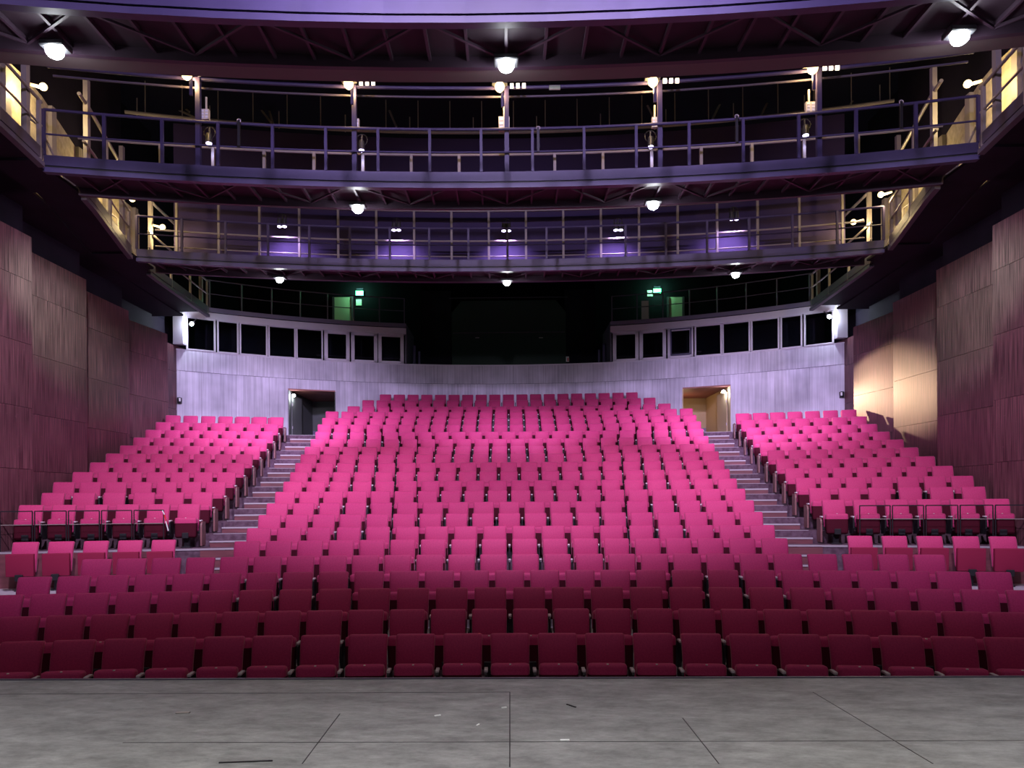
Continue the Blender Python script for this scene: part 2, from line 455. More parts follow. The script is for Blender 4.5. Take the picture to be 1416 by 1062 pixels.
for s_,nm in ((-1,'left'),(1,'right')):
    # low row on the cross aisle
    d=14.9
    xin=off2x(704-238,d,R_ROW)+.23; ph0=R_ROW*math.asin(xin/R_ROW)
    for i in range(5):
        x,y,rz=arcpos(d,s_*(ph0+i*.625))
        seat(x,y,ZX,rz,.625,'dark armless tip-up seat below the %s raised block, %s from the aisle'%(nm,ORD[i]),'low tip-up seats below the raised side blocks',flat=True)
    for k in range(12):
        d=D[8+k]; xe=off2x(704-S_IN[k],d,R_ROW); ph0=R_ROW*math.asin(xe/R_ROW)+.245
        for i in range(S_N[k]):
            x,y,rz=arcpos(d,s_*(ph0+i*S_W[k])); z=ZF[8+k]
            if k==11: z=EYE+2.95-SEAT_H
            if k<4:
                lab='crimson seat, %s from the aisle, %s of the %s raised block'%(ORD[i],SROW[k],nm)
                es=(-s_ if i==0 else 0)
                seat(x,y,z,rz,S_W[k],lab,'crimson tip-up theatre seats',small=k>0,endside=es,mirror=(s_>0))
            else: far.append((x,y,z,rz,S_W[k],-s_ if i==0 else 0,s_>0))
# the rows furthest back, past three hundred seats, as one object
bm=bmesh.new()
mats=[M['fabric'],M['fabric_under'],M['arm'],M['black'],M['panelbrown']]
def tmp(mb,idx):
    for f in mb.bm.faces:
        if idx is not None: f.material_index=idx
    me=bpy.data.meshes.new('t'); bmesh.ops.recalc_face_normals(mb.bm,faces=mb.bm.faces); mb.bm.to_mesh(me); mb.bm.free(); return me
def proto(wd,mir=False):
    bb=bmesh.new()
    for me in (tmp(backrest_me(True),0),tmp(shade_lower_pan(pan_me(True)),None),tmp(arm_me(-wd/2 if mir else wd/2),2),tmp(armside_me(-wd/2 if mir else wd/2),3),tmp(ped_me(.3),3)):
        bb.from_mesh(me); bpy.data.meshes.remove(me)
    me=bpy.data.meshes.new('p'); bb.to_mesh(me); bb.free(); return me
protos={}
for f in far:
    key=(round(f[4],3),len(f)>6 and f[6])
    if key not in protos: protos[key]=proto(*key)
    me=protos[key].copy(); me.transform(Matrix.Translation(f[:3])@Matrix.Rotation(f[3],4,'Z')); bm.from_mesh(me); bpy.data.meshes.remove(me)
    if len(f)>5 and f[5]:
        me=tmp(end_me(f[5]*(f[4]/2+.03)),4); me.transform(Matrix.Translation(f[:3])@Matrix.Rotation(f[3],4,'Z')); bm.from_mesh(me); bpy.data.meshes.remove(me)
me=bpy.data.meshes.new('rear_seating'); bm.to_mesh(me); bm.free()
for p in protos.values(): bpy.data.meshes.remove(p)
for m_ in mats: me.materials.append(m_)
for p in me.polygons: p.use_smooth=(p.material_index<2)
o=link('rear_seating',me); tag(o,'pink-lit rows of tip-up seats rising towards the lilac rear wall','seating',kind='stuff')

# ------------------------------------------------------------------ safety rails in front of the raised side blocks
for s_,nm in ((-1,'left'),(1,'right')):
    d=D[8]-FRONT+.10
    xe=off2x(704-S_IN[0],D[8],R_ROW); ph0=R_ROW*math.asin(xe/R_ROW)+.245
    for i in range(5):
        c=ph0+(i+1)*S_W[0]-.05
        xc,yc,rz=arcpos(d,s_*c)
        r=empty('safety_rail',(xc,yc,ZF[8]+.006),rz)
        tag(r,'thin dark metal guard rail before the %s raised block, %s from the aisle'%(nm,ORD[i]),'rail','guard rails before the raised side blocks')
        hw=.285
        MB().bar((-hw,0,.80),(hw,0,.80),.022,.022).build('top_rail',M['black'],r)
        MB().bar((-hw,0,.53),(hw,0,.53),.014,.014).build('middle_rail',M['galv'],r)
        for q in (-1,1): MB().bar((q*hw,0,0),(q*hw,0,.80),.018,.018).build('post',M['black'],r)
    if s_<0:
        x,y,rz=arcpos(d,s_*(ph0+S_W[0]-.05-.30))
        r=empty('barrier_tape',(x,y-.03,ZF[8]+.3),rz); tag(r,'scrap of red and white barrier tape tied to the left guard rail post','tape')
        mb=MB(); mb.bar((.0,0,.46),(.04,-.01,.33),.03,.012); mb.bar((.04,-.01,.33),(.07,-.015,.22),.02,.01); mb.build('red_strip',M['red'],r)
        mb=MB(); mb.bar((.05,-.03,.28),(.10,-.035,.08),.035,.012); mb.bar((-.02,-.02,.50),(.02,-.015,.42),.03,.015); mb.build('white_strip',M['white'],r)

# ------------------------------------------------------------------ walls
def uvquad(name,pts_bottom,z0,z1,m,parent=None,thick=0,u0=0):
    """vertical strip through (x, y) points with UV in metres; thick adds depth away from the room"""
    bm=bmesh.new(); uv=bm.loops.layers.uv.new('UVMap'); u=u0; n=len(pts_bottom)
    us=[u0]
    for i in range(1,n): us.append(us[-1]+(Vector(pts_bottom[i])-Vector(pts_bottom[i-1])).length)
    zz0=z0 if isinstance(z0,(list,tuple)) else [z0]*n; zz1=z1 if isinstance(z1,(list,tuple)) else [z1]*n
    lo=[bm.verts.new((p[0],p[1],zz0[i])) for i,p in enumerate(pts_bottom)]; hi=[bm.verts.new((p[0],p[1],zz1[i])) for i,p in enumerate(pts_bottom)]
    for i in range(n-1):
        f=bm.faces.new((lo[i],lo[i+1],hi[i+1],hi[i]))
        for l,(a,b) in zip(f.loops,((us[i],zz0[i]),(us[i+1],zz0[i+1]),(us[i+1],zz1[i+1]),(us[i],zz1[i]))): l[uv].uv=(a,b)
    if thick:
        bm.normal_update()
        r=bmesh.ops.solidify(bm,geom=list(bm.faces),thickness=thick)
    me=bpy.data.meshes.new(name); bm.to_mesh(me); bm.free(); me.materials.append(m)
    return link(name,me,parent)
PZ=7.26
PAN=[((9.75,8.5),(9.72,12.0),7.6),((10.22,12.3),(10.16,15.3),PZ),((10.77,15.5),(10.73,18.26),PZ),((11.32,18.5),(11.25,21.3),PZ),((11.9,21.5),(11.52,24.3),PZ),((12.22,24.5),(12.04,26.7),PZ)]
wl={}
for s_,nm in ((-1,'left'),(1,'right')):
    wr=empty('wall_'+nm,(0,0,0)); tag(wr,kind='structure'); wl[s_]=wr
    for i,(a,b_,zt_) in enumerate(PAN):
        # boards stacked with fine joints
        zs=[-1.2,2.3-1.35,2.3,3.6,4.95,6.3,zt_]
        ob=None
        z0=-1.2
        dv=(Vector(b_)-Vector(a)).normalized()
        nrm=Vector((-dv.y,dv.x))
        if nrm.x>0: nrm=-nrm                     # towards the room on the +x side
        rng=random.Random(i+ (7 if s_>0 else 0))
        MBp=[(s_*a[0],a[1]),(s_*b_[0],b_[1])]
        for j in range(len(zs)-1):
            o=uvquad('wall_board',MBp if s_<0 else MBp,zs[j],zs[j+1]-.008,M['veneer'],wr,thick=(.05 if s_<0 else -.05),u0=rng.uniform(0,40))
        # far edge return of the panel
        back=MB(); back.bar((s_*(b_[0]+.06),b_[1]-.02,(zt_-1.2)/2-.0),(s_*(b_[0]+.36),b_[1]-.02,(zt_-1.2)/2),.03,zt_+1.2)
        back.build('panel_return',M['blackwall'],wr)
    # black plastered wall behind and above the panels
    pts=[(9.95,-7),(9.95,12.1),(10.42,12.15),(10.42,15.4),(10.95,15.45),(10.95,18.35),(11.5,18.4),(11.5,21.4),(12.1,21.45),(12.1,24.4),(12.42,24.45),(12.42,34)]
    uvquad('wall_plaster',[(s_*x,y) for x,y in pts],-1.2,8.15,M['blackwall'],wr)
    uvquad('upper_wall',[(s_*x,y) for x,y in pts[:8]],8.15,14.2,M['blackwall'],wr); uvquad('upper_wall',[(s_*x,y) for x,y in pts[7:]],8.15,14.2,M['void'],wr)  # upper part blackened where the gallery lamps do not reach

# rear wall on a tighter arc
RW,DW=21.0,30.0
def wy(x): return DW-sag(x,RW)
def wx(px):  # signed lateral position where this pixel column meets the wall
    r=ray(px,500); x=r.x*DW
    for _ in range(30): x=r.x/r.y*wy(x)
    return x
ZL=4.02; ZD=EYE+ (690-539.2)*28.7/F ; ZW=7.15; ZS=6.37
xl0,xl1=wx(398),wx(463.5); xr0,xr1=wx(944),wx(1010)
dl=(abs(xl0)+abs(xr1))/2; ds=(abs(xl1)+abs(xr0))/2
def arcpts(a,b,n=14,off=0): return [(x,wy(x)+off) for x in xs(a,b,n)]
rw=empty('wall_rear',(0,30,0)); tag(rw,kind='structure')
def rear(a,b,z0,z1,u0): 
    o=uvquad('wall_board',arcpts(a,b,16),z0,z1,M['rearwood'],rw,u0=u0,thick=0); o.location=(0,-30,0); return o
XE=12.1
for s_ in (-1,1):
    A=sorted((s_*dl,s_*XE)); rear(A[0],A[1],ZL-.1,ZS-.006,3.1 if s_<0 else 17)
    A=sorted((s_*ds,s_*dl)); rear(A[0],A[1],ZD,ZS-.006,29.6)
rear(-ds,ds,ZL-.1,ZS-.006,10)
rear(-XE,XE,ZS,ZW,0)
# top capping of the rear wall, set back depth
mb=MB(); X=xs(-XE,XE,40); mb.band([(x,wy(x)-.02-30) for x in X],[(x,wy(x)+.35-30) for x in X],ZW-.03,ZW+.01); mb.build('wall_cap',M['frame'],rw)
# door jambs and vestibules
for s_,nm in ((-1,'left'),(1,'right')):
    nw=1 if s_<0 else 2
    v=empty('door_%d'%nw,(0,0,0)); tag(v,kind='structure')
    xa,xb=s_*ds,s_*dl; yb=31.6
    for x in (xa,xb):
        MB().hexa([(x-.02,wy(x),ZL-.1),(x+.02,wy(x),ZL-.1),(x+.02,yb,ZL-.1),(x-.02,yb,ZL-.1),(x-.02,wy(x),ZD),(x+.02,wy(x),ZD),(x+.02,yb,ZD),(x-.02,yb,ZD)]).build('reveal',M['greywall'] if s_<0 else M['beige'],v)
    lo,hi=min(xa,xb),max(xa,xb)
    MB().hexa([(lo,wy(lo),ZD),(hi,wy(hi),ZD),(hi,yb,ZD),(lo,yb,ZD),(lo,wy(lo),ZD+.05),(hi,wy(hi),ZD+.05),(hi,yb,ZD+.05),(lo,yb,ZD+.05)]).build('lintel',M['redwood'],v)
    MB().box(((xa+xb)/2,yb+.02,ZL+1.3),(abs(xb-xa)+.1,.04,2.8)).build('vestibule_wall',M['greywall'] if s_<0 else M['beige'],v)
    MB().box(((xa+xb)/2,yb-.01,ZL+.3),(abs(xb-xa)-.05,.02,.62)).build('dado',M['lilac'],v)
    MB().box(((xa+xb)/2,30.4,ZL-.03),(abs(xb-xa)+.1,3.2,.1)).build('vestibule_floor',M['tread'],v)
    # open door leaf against the outer reveal with bright hinges
    x=xb-s_*.07; y0=wy(xb)+.25
    lf=MB().hexa([(x-.02,y0,ZL+.03),(x+.02,y0,ZL+.03),(x+.02-s_*.10,y0+.95,ZL+.03),(x-.02-s_*.10,y0+.95,ZL+.03),
        (x-.02,y0,ZD-.2),(x+.02,y0,ZD-.2),(x+.02-s_*.10,y0+.95,ZD-.2),(x-.02-s_*.10,y0+.95,ZD-.2)]).build('door_leaf',M['greywall'] if s_<0 else M['beige'],v)
    for zz in (.45,1.35): MB().box((x-s_*.03,y0-.015,ZL+zz),(.03,.03,.10)).build('hinge',M['nosing'],lf)

# ------------------------------------------------------------------ control rooms on top of the rear wall
ZT=8.36; ZH=8.60; ZG=8.78
def mirror_px(l): return 1408-l
WIN=[(260,296),(302.5,328),(333.5,368),(373,407),(411.6,444.6),(450.5,481.5),(487.5,520),(525,556.5)]
XC=abs(wx(560)); XO=abs(wx(262)); 
nwin=0
for s_,nm in ((-1,'left'),(1,'right')):
    blk=empty('wall_control_room_'+nm,(0,0,0)); tag(blk,kind='structure')
    X=xs(s_*(XC-.06),s_*12.3,20)
    mb=MB(); mb.band([(x,wy(x)-.10) for x in X],[(x,wy(x)+.15) for x in X],ZT,ZH); mb.build('header',M['frame'],blk)
    mb=MB(); mb.band([(x,wy(x)-.16) for x in X],[(x,wy(x)+.3) for x in X],ZH+.03,ZG); mb.build('ledge',M['ledge'],blk)
    mb=MB(); mb.band([(x,wy(x)-.06) for x in X],[(x,wy(x)+.3) for x in X],ZH,ZH+.03); mb.build('ledge_gap',M['black'],blk)
    # dark room behind the glass
    mb=MB(); mb.band([(x,wy(x)+2.2) for x in X],[(x,wy(x)+2.25) for x in X],ZW-.3,ZG); mb.build('room_back',M['dim'],blk)
    mb=MB(); mb.band([(x,wy(x)+.1) for x in X],[(x,wy(x)+2.2) for x in X],ZH,ZH+.03); mb.build('room_ceiling',M['void'],blk)
    mb=MB(); mb.band([(x,wy(x)+.3) for x in X],[(x,wy(x)+2.2) for x in X],ZW-.3,ZW-.02); mb.build('room_floor',M['void'],blk)
    x=s_*(XC-.04); MB().box((x,wy(x)+1.1,(ZW+ZG)/2),(.06,2.3,ZG-ZW)).build('end_wall',M['steel_dark'],blk)
    # desk surfaces inside
    mb=MB(); X2=xs(s_*(XC+.3),s_*(XC+3.5),6); mb.band([(x,wy(x)+.5) for x in X2],[(x,wy(x)+1.1) for x in X2],ZW+.28,ZW+.33); mb.build('control_desk',M['steel_dark'],blk)
    for i,(pa,pb) in enumerate(WIN):
        nwin+=1
        xa,xb=abs(wx(pa)),abs(wx(pb)); xa,xb=s_*max(xa,xb),s_*min(xa,xb)   # outer, inner
        wd=empty('window_%d'%nwin,(0,0,0)); tag(wd,kind='structure')
        A=Vector((xa,wy(xa),0)); B=Vector((xb,wy(xb),0)); t=(B-A).normalized(); L_=(B-A).length; n_=Vector((0,-1,0))
        fw=.05 if i<5 else .13
        z0,z1=ZW+.01,ZT
        for q0,q1,h0,h1 in ((-.055,fw-.05,z0,z1),(L_-fw+.05,L_+.055,z0,z1),(-.055,L_+.055,z0,z0+(.04 if i<5 else .09)),(-.055,L_+.055,z1-(.03 if i<5 else .12),z1)):
            p,q=A+t*q0,A+t*q1
            MB().bar((p.x,p.y-.0,(h0+h1)/2),(q.x,q.y,(h0+h1)/2),.10,h1-h0).build('window_frame',M['frame'],wd)
        p,q=A+t*.0,A+t*L_
        MB().bar((p.x,p.y+.03,(z0+z1)/2),(q.x,q.y+.03,(z0+z1)/2),.012,z1-z0).build('pane',M['glass'],wd)
        if s_>0 and i==5:   # tilted open casement
            for h0,h1,q0,q1 in ((z0+.10,z0+.15,.03,L_-.03),(z1-.08,z1-.04,.03,L_-.03),(z0+.1,z1-.04,.03,.08),(z0+.1,z1-.04,L_-.08,L_-.03)):
                p,q=A+t*q0,A+t*q1
                MB().bar((p.x,p.y-.08,(h0+h1)/2),(q.x,q.y-.08,(h0+h1)/2),.04,h1-h0).build('casement',M['steel'],wd)
    # corner pier
    x0,x1=wx(246.5),wx(258.5)
    xm=s_*11.93; MB().box((xm,wy(11.93)-.17,(7.28+8.6)/2),(.36,.3,8.6-7.28)).build('corner_pier',M['frame'],blk)
    # gallery rail on the ledge
    gr=empty('balcony_railing',(0,0,ZG)); tag(gr,'thin dark balcony railing on the ledge over the %s control room windows'%nm,'railing')
    for h,r_ in ((1.06,.022),(.55,.016)):
        mb=MB(); mb.tube([(x,wy(x)+.02,h) for x in xs(s_*XC,s_*11.2,12)],r_); mb.build('rail',M['steel_dark'],gr)
    for i in range(8):
        x=s_*(XC+.02+(11.1-XC)*i/7); MB().bar((x,wy(x)+.02,0),(x,wy(x)+.02,1.06),.04,.05).build('post',M['steel_dark'],gr)

# unlit hall behind the rear wall
bw=MB(); bw.box((0,36.5,6),(30,.1,18)); o=bw.build('wall_back_void',M['void']); tag(o,kind='structure')
for s_ in (-1,1):
    o=MB().box((s_*8.2,33.2,11.2),(8.4,.1,5.0)).build('wall_gallery_'+('left' if s_<0 else 'right'),M['void']); tag(o,kind='structure')
o=MB().box((0,31.6,13.9),(28,.1,.1)).build('trim_6',M['void']); tag(o,kind='structure')
# projection booth: recess with a clipped-corner dark window
pb=empty('projection_window',(0,33.2,0)); tag(pb,'large black glossy projection booth window with clipped top corners in the rear opening','booth window')
a=at(625,500,33.2); b_=at(782,415,33.2)
cx=(a.x+b_.x)/2; hw=(b_.x-a.x)/2; z0,z1=a.z-.3,b_.z
MB().poly_prism([(cx-hw,z0),(cx+hw,z0),(cx+hw,z1-.55),(cx+hw-.45,z1),(cx-hw+.45,z1),(cx-hw,z1-.55)],-.05,.05).build('glass_panel',M['boothglass'],pb)
MB().box((cx,-.07,z0+(z1-z0)*.52),(2*hw-.1,.03,.04)).build('glazing_bar',M['steel_dark'],pb)
MB().box((cx,-.08,z1+.12),(2*hw+.2,.05,.04)).build('head_bar',M['steel_dark'],pb)
for px in (660,748):  # pale bars painted in for two light glints on the glass
    p=at(px,467,33.1); MB().box((p.x,p.y-33.2,p.z),(.18,.04,.03)).build('glint_bar',M['arm'],pb)
for s_ in (-1,1):
    o=MB().box((s_*(hw+2.0),33.3,8.2),(4.0,.1,6)).build('wall_booth_'+('left' if s_<0 else 'right'),M['blackwall']); tag(o,kind='structure')
    for q,(px,w_) in enumerate(((572,.07),(579,.05))):
        p=at(px if s_<0 else 1408-px,480,30.6); o=MB().tube([(p.x,30.75,ZF[19]),(p.x,30.75,ZW+(1.0 if q==0 else .75))],w_,10).build('conduit',M['steel'])
        tag(o,'%s dark vertical pipe beside the %s control room corner'%(('thicker','thinner')[q],'left' if s_<0 else 'right'),'pipe')

# green exit lights, doors and notices on the dark upper gallery
for s_,nm,(px,py),(d0,d1),(sx,sy) in ((-1,'left',(497,405),(463,486),(496,418)),(1,'right',(909,402),(925,943),(899,405.5))):
    p=at(px,py,33.0)
    r=empty('exit_light',(p.x,33.1,p.z)); tag(r,'green glowing emergency exit light on the dark %s upper gallery'%nm,'exit light','green exit lights')
    MB().box((0,.0,0),(.40,.10,.26)).bevel(.02,1).build('housing',M['housing'],r)
    MB().box((0,-.06,0),(.34,.03,.20)).build('lit_panel',M['green'],r)
    MB().box((0,-.02,.20),(.30,.06,.05)).build('mounting_plate',M['green'] if False else M['steel'],r)
    li=bpy.data.lights.new('exit_glow','POINT'); li.color=(.28,1,.5); li.energy=35; li.shadow_soft_size=.12
    lo=bpy.data.objects.new('exit_glow',li); COL.objects.link(lo); lo.location=(p.x,32.7,p.z+.05)
    q=at(sx,sy,33.1); r=MB().box((q.x,33.12,q.z),(.26,.02,.28)).build('safety_sign',M['white']); tag(r,'small white safety notice beside the %s green exit light'%nm,'notice','white notices on the upper gallery')
    a=at(d0,443,33.12); b2=at(d1,411,33.12)
    r=empty('door_%d'%(3 if s_<0 else 4),(0,0,0)); tag(r,kind='structure')
    MB().box(((a.x+b2.x)/2,33.12,(a.z+b2.z)/2-.5),(b2.x-a.x,.05,b2.z-a.z+1)).build('door_leaf',M['doorgreen'],r)
    for x in (a.x-.05,b2.x+.05): MB().box((x,33.08,(a.z+b2.z)/2-.5),(.08,.12,b2.z-a.z+1)).build('door_frame',M['steel_dark'],r)
p=at(892,429,32.6); r=MB().box((p.x,32.6,p.z),(.32,.04,.85)).build('wall_mounted_notice',M['white']); tag(r,'tall pale notice panel behind the right balcony railing near the exit light','notice board')
p=at(785,496,33.0); r=empty('wall_sign',(p.x,33.1,p.z)); tag(r,'small white and red sign at the lower right of the projection window','sign')
MB().box((0,0,0),(.14,.02,.24)).build('sign_board',M['white'],r); MB().box((.02,-.012,-.02),(.05,.01,.15)).build('red_mark',M['red'],r)
p=at(619,502.5,30.6); r=MB().box((p.x,p.y-.2,ZW+.05),(.26,.12,.05)).bevel(.01,1).build('white_device',M['white']); tag(r,'small white device lying on the rear wall top left of the projection window','device')
for s_,px,py in ((-1,247.5,555),(1,1163.5,547)):
    p=at(px,py,26.4); x=s_*(12.045)-s_*.055
    r=empty('wall_switch_box',(s_*11.99,26.2,p.z)); tag(r,'small dark switch box with white face on the %s wall beside the rear corner'%('left' if s_<0 else 'right'),'switch box')
    MB().box((0,0,0),(.10,.16,.22)).build('box_body',M['black'],r); MB().box((-s_*.045,-.085,.02),(.06,.02,.12)).build('white_face',M['white'],r)

# ------------------------------------------------------------------ lighting bridges
ZB=EYE+6.3
def bridge(d,half,name_label,ptall,rear_tall,depth=1.05,rib_step=.52):
    r=empty('lighting_bridge',(0,d,ZB)); tag(r,name_label,'lighting bridge')
    def yy(x,o=0): return -sag(x)+o
    n=int(2*half/1.02); step=2*half/n
    XS=[-half+step*i for i in range(n+1)]
    mb=MB(); X=[-half+2*half*i/(n) for i in range(n+1)]
    mb.band([(x,yy(x,0)) for x in X],[(x,yy(x,.05)) for x in X],.05,.24); mb.build('fascia',M['steel'],r)
    mb=MB(); mb.band([(x,yy(x,.03)) for x in X],[(x,yy(x,.06)) for x in X],.0,.05); mb.build('fascia_slot',M['black'],r)
    mb=MB(); mb.band([(x,yy(x,-.03)) for x in X],[(x,yy(x,.10)) for x in X],-.09,.0); mb.build('flange',M['steel'],r)
    mb=MB(); mb.band([(x,yy(x,.06)) for x in X],[(x,yy(x,depth)) for x in X],.10,.20); mb.build('deck',M['soffit'],r)
    mb=MB(); mb.band([(x,yy(x,depth)) for x in X],[(x,yy(x,depth+.08)) for x in X],-.06,.28); mb.build('rear_beam',M['rib'],r)
    k=int(half/rib_step)
    for i in range(-k,k+1):
        x=i*rib_step; MB().bar((x,yy(x,.1),.06),(x,yy(x,depth),.06),.04,.07).build('soffit_rib',M['rib'],r)
    for i in range(-k//2,k//2):
        xa,xb=i*2*rib_step,(i+1)*2*rib_step
        f,bk=(.12,depth-.02) if i%2 else (depth-.02,.12)
        MB().bar((xa,yy(xa,f),.03),(xb,yy(xb,bk),.03),.035,.035).build('soffit_brace',M['rib'],r)
    mb=MB(); mb.tube([(x,yy(x,.02),1.10) for x in XS],.028); mb.build('top_rail',M['steel'],r)
    mb=MB(); mb.tube([(x,yy(x,.02),.64) for x in XS],.018); mb.build('middle_rail',M['steel'],r)
    mb=MB(); mb.tube([(x,yy(x,depth),1.10) for x in XS],.026); mb.build('rear_top_rail',M['galv'],r)
    mb=MB(); mb.tube([(x,yy(x,depth),.66) for x in XS],.018); mb.build('rear_middle_rail',M['galv'],r)
    for x in XS:
        h=1.10
        MB().bar((x,yy(x,.01),.24),(x,yy(x,.01),h),.055,.05).build('post',M['steel'],r)
        foot=1
    for i,x in enumerate(XS[:-1]):
        xm=x+step*.5
        hh=1.95+.05 if rear_tall else 1.10
        MB().bar((xm,yy(xm,depth),.2),(xm,yy(xm,depth),hh),.06,.06).build('rear_post',M['galv'],r)
    for x in ptall:
        MB().bar((x,yy(x,.12),.2),(x,yy(x,.12),2.0),.09,.09).build('mast',M['steel'],r)
    if ptall and not rear_tall:
        mb=MB(); mb.tube([(x,yy(x,.12),1.98) for x in XS],.035); mb.build('lighting_bar',M['steel'],r)
        mb=MB(); mb.tube([(x,yy(x,.30),1.90) for x in XS],.022); mb.build('cable_tray',M['steel_dark'],r)
    if rear_tall:
        mb=MB(); mb.band([(x,yy(x,depth)) for x in X],[(x,yy(x,depth+.06)) for x in X],1.95,2.08); mb.build('head_beam',M['galv'],r)
    return r
D0,D1,D2=9.45,14.45,19.75
bridge(D0,8.0,'dark plum lighting bridge nearest the stage, cut by the top of the frame',[],False,depth=1.0,rib_step=.55)
T1=[at(px,137,14.3).x for px in (263,490,700,908,1137)]
T1=[-6.05,-3.05,0,3.05,6.05]
bridge(D1,8.72,'violet lit steel lighting bridge with yellow lamps on masts, behind the nearest one',T1,False,depth=1.1)
bridge(D2,9.6,'violet lit lighting bridge furthest from the stage with tall yellow-lit rear posts',[],True,depth=1.0)
# brownish sloping soffit board at the back of the nearest bridge
mb=MB(); X=xs(-7.95,7.95,21); mb.band([(x,D0+1.09-sag(x)) for x in X],[(x,D0+1.44-sag(x)) for x in X],ZB-.02,ZB+.10)
o=mb.build('soffit_board',mat('brown_grey_board',(.12,.09,.095),.7)); tag(o,'long brownish curved soffit board behind the nearest lighting bridge','soffit')
# upper screen wall behind the furthest bridge
M['screen']=mat('plum_screen_wall',(.025,.012,.066),.75)
X=xs(-9.45,9.45,31)
mb=MB(); mb.band([(x,D2+1.75-sag(x)) for x in X],[(x,D2+1.85-sag(x)) for x in X],ZB+.15,EYE+10.72)
tag(mb.build('wall_upper',M['screen']),kind='structure')
# hanging lighting pipe on rods above it
hp=empty('hanging_pipe',(0,D2+1.4,EYE+10.72)); tag(hp,'long thin curved pipe hung on rods above the second lighting bridge','hanging pipe')
mb=MB(); mb.tube([(x,-sag(x),0) for x in xs(-10.5,10.5,24)],.05); mb.build('pipe',M['galv'],hp)
for i in range(23):
    x=(i-11)*.93+.2
    MB().tube([(x,-sag(x)+.06,0),(x,-sag(x)+.06,.95)],.014,6).build('rod',M['galv'],hp)
    if i%2==0: MB().tube([(x-.25,-sag(x)+.1,0),(x-.25,-sag(x)+.1,.5)],.014,6).build('rod',M['galv'],hp)
# roof bracing and ceiling
o=MB().box((0,14,14.2),(34,50,.1)).build('ceiling',M['void']); tag(o,kind='structure')
BR=[((155,110),(275,165)),((330,110),(375,170)),((362,120),(378,172)),((200,100),(262,155)),((530,133),(548,175)),((880,115),(905,165)),((1205,100),(1172,150)),((1260,95),(1305,78)),((1010,115),(985,165)),((1080,105),(1052,160))]
for i,(a,b_) in enumerate(BR):
    p,q=at(a[0],a[1],23.5),at(b_[0],b_[1],23.0)
    o=MB().bar(p,q,.05,.05).build('roof_brace',M['galv']); tag(o,'thin diagonal roof brace in the dark above the second bridge, %s from the left'%ORD[sorted(range(len(BR)),key=lambda t:BR[t][0][0]).index(i)],'roof brace','diagonal roof braces')
for i,(a,b_) in enumerate((((272,150),(470,152)),((940,140),(1190,138)),((470,144),(640,143)))):
    p,q=at(a[0],a[1],24),at(b_[0],b_[1],24)
    o=MB().bar(p,q,.05,.05).build('roof_purlin',M['galv']); tag(o,'thin horizontal roof member in the dark at the %s above the second bridge'%('left','right','middle')[i],'roof member')

# ------------------------------------------------------------------ side galleries along the walls
GE=[(8.1,7.5),(8.32,11.5),(8.62,13.4),(8.68,14.9),(9.62,18.3),(9.86,20.0),(10.1,24.3)]
def gx(y):
    for (xa,ya),(xb,yb) in zip(GE,GE[1:]):
        if y<=yb: return xa+(xb-xa)*(y-ya)/(yb-ya)
    return GE[-1][0]
for s_ in (-1,1):
    Y=xs(7.0,21.6,24)
    uvquad('gallery_wall',[(s_*(gx(y)+1.12),y) for y in Y],ZB+.1,10.25,M['gallerywall'],wl[s_],thick=(.06 if s_<0 else -.06))
    for y in xs(8.4,21.2,8):
        MB().box((s_*(gx(y)+1.06),y,ZB+1.25),(.10,.16,2.2)).build('pilaster',M['galv'],wl[s_])
def walk(s_,y0,y1,lab):
    r=empty('side_gallery',(s_*gx(y0),y0,ZB)); tag(r,lab,'gallery'); ox,oy=r.location.x,r.location.y
    Y=xs(y0,y1,7)
    def ln(o=0): return [(s_*(gx(y)+o)-ox,y-oy) for y in Y]
    mb=MB(); mb.band(ln(0),ln(.05),.05,.26); mb.build('fascia',M['steel_dark'],r)
    mb=MB(); mb.band(ln(-.03),ln(.09),-.09,0); mb.build('flange',M['steel_dark'],r)
    mb=MB(); mb.band(ln(.05),ln(1.04),.1,.2); mb.build('deck',M['blackwall'],r)
    mb=MB(); mb.tube([(x,y,1.12) for x,y in ln(.03)],.03); mb.build('top_rail',M['galv'],r)
    mb=MB(); mb.tube([(x,y,.68) for x,y in ln(.03)],.022); mb.build('middle_rail',M['galv'],r)
    n=max(2,int((y1-y0)/1.25))
    for i in range(n+1):
        y=y0+.1+(y1-y0-.2)*i/n; x=s_*(gx(y)+.03)-ox
        MB().bar((x,y-oy,.0),(x,y-oy,1.12),.06,.06).build('post',M['galv'],r)
    for i in range(2):
        y=y0+.4+(y1-y0-.8)*i; x=s_*(gx(y)+.12)-ox
        MB().bar((x,y-oy,.2),(x,y-oy,2.6),.10,.10).build('mast',M['galv'],r)
    mb=MB(); mb.tube([(s_*(gx(y)+.12)-ox,y-oy,2.1) for y in Y],.04); mb.build('wall_bar',M['galv'],r)
    return r
for s_,nm in ((-1,'left'),(1,'right')):
    walk(s_,7.5,13.3,'dark steel walkway along the %s wall between the nearest and second bridges'%nm)
    walk(s_,14.0+.75,18.4,'dark steel walkway along the %s wall between the second and furthest bridges'%nm)
    walk(s_,19.7,24.3,'dark steel walkway along the %s wall ending at the control room corner'%nm)
for s_,n_ in ((-1,7),(1,8)):
    Y=xs(7.0,24.7,20)
    mb=MB(); mb.band([(s_*(gx(y)+1.05),y) for y in Y],[(s_*12.4,y) for y in Y],ZB+.06,ZB+.12)
    tag(mb.build('trim_%d'%n_,M['blackwall']),kind='structure')
    for ya,yb,xa in ((13.32,14.73,8.80),(18.42,19.68,9.70)):
        o=MB().box((s_*(xa+12.4)/2,(ya+yb)/2,ZB+.09),(12.4-xa,yb-ya,.06)).build('trim_%d'%n_,M['blackwall']); tag(o,kind='structure')
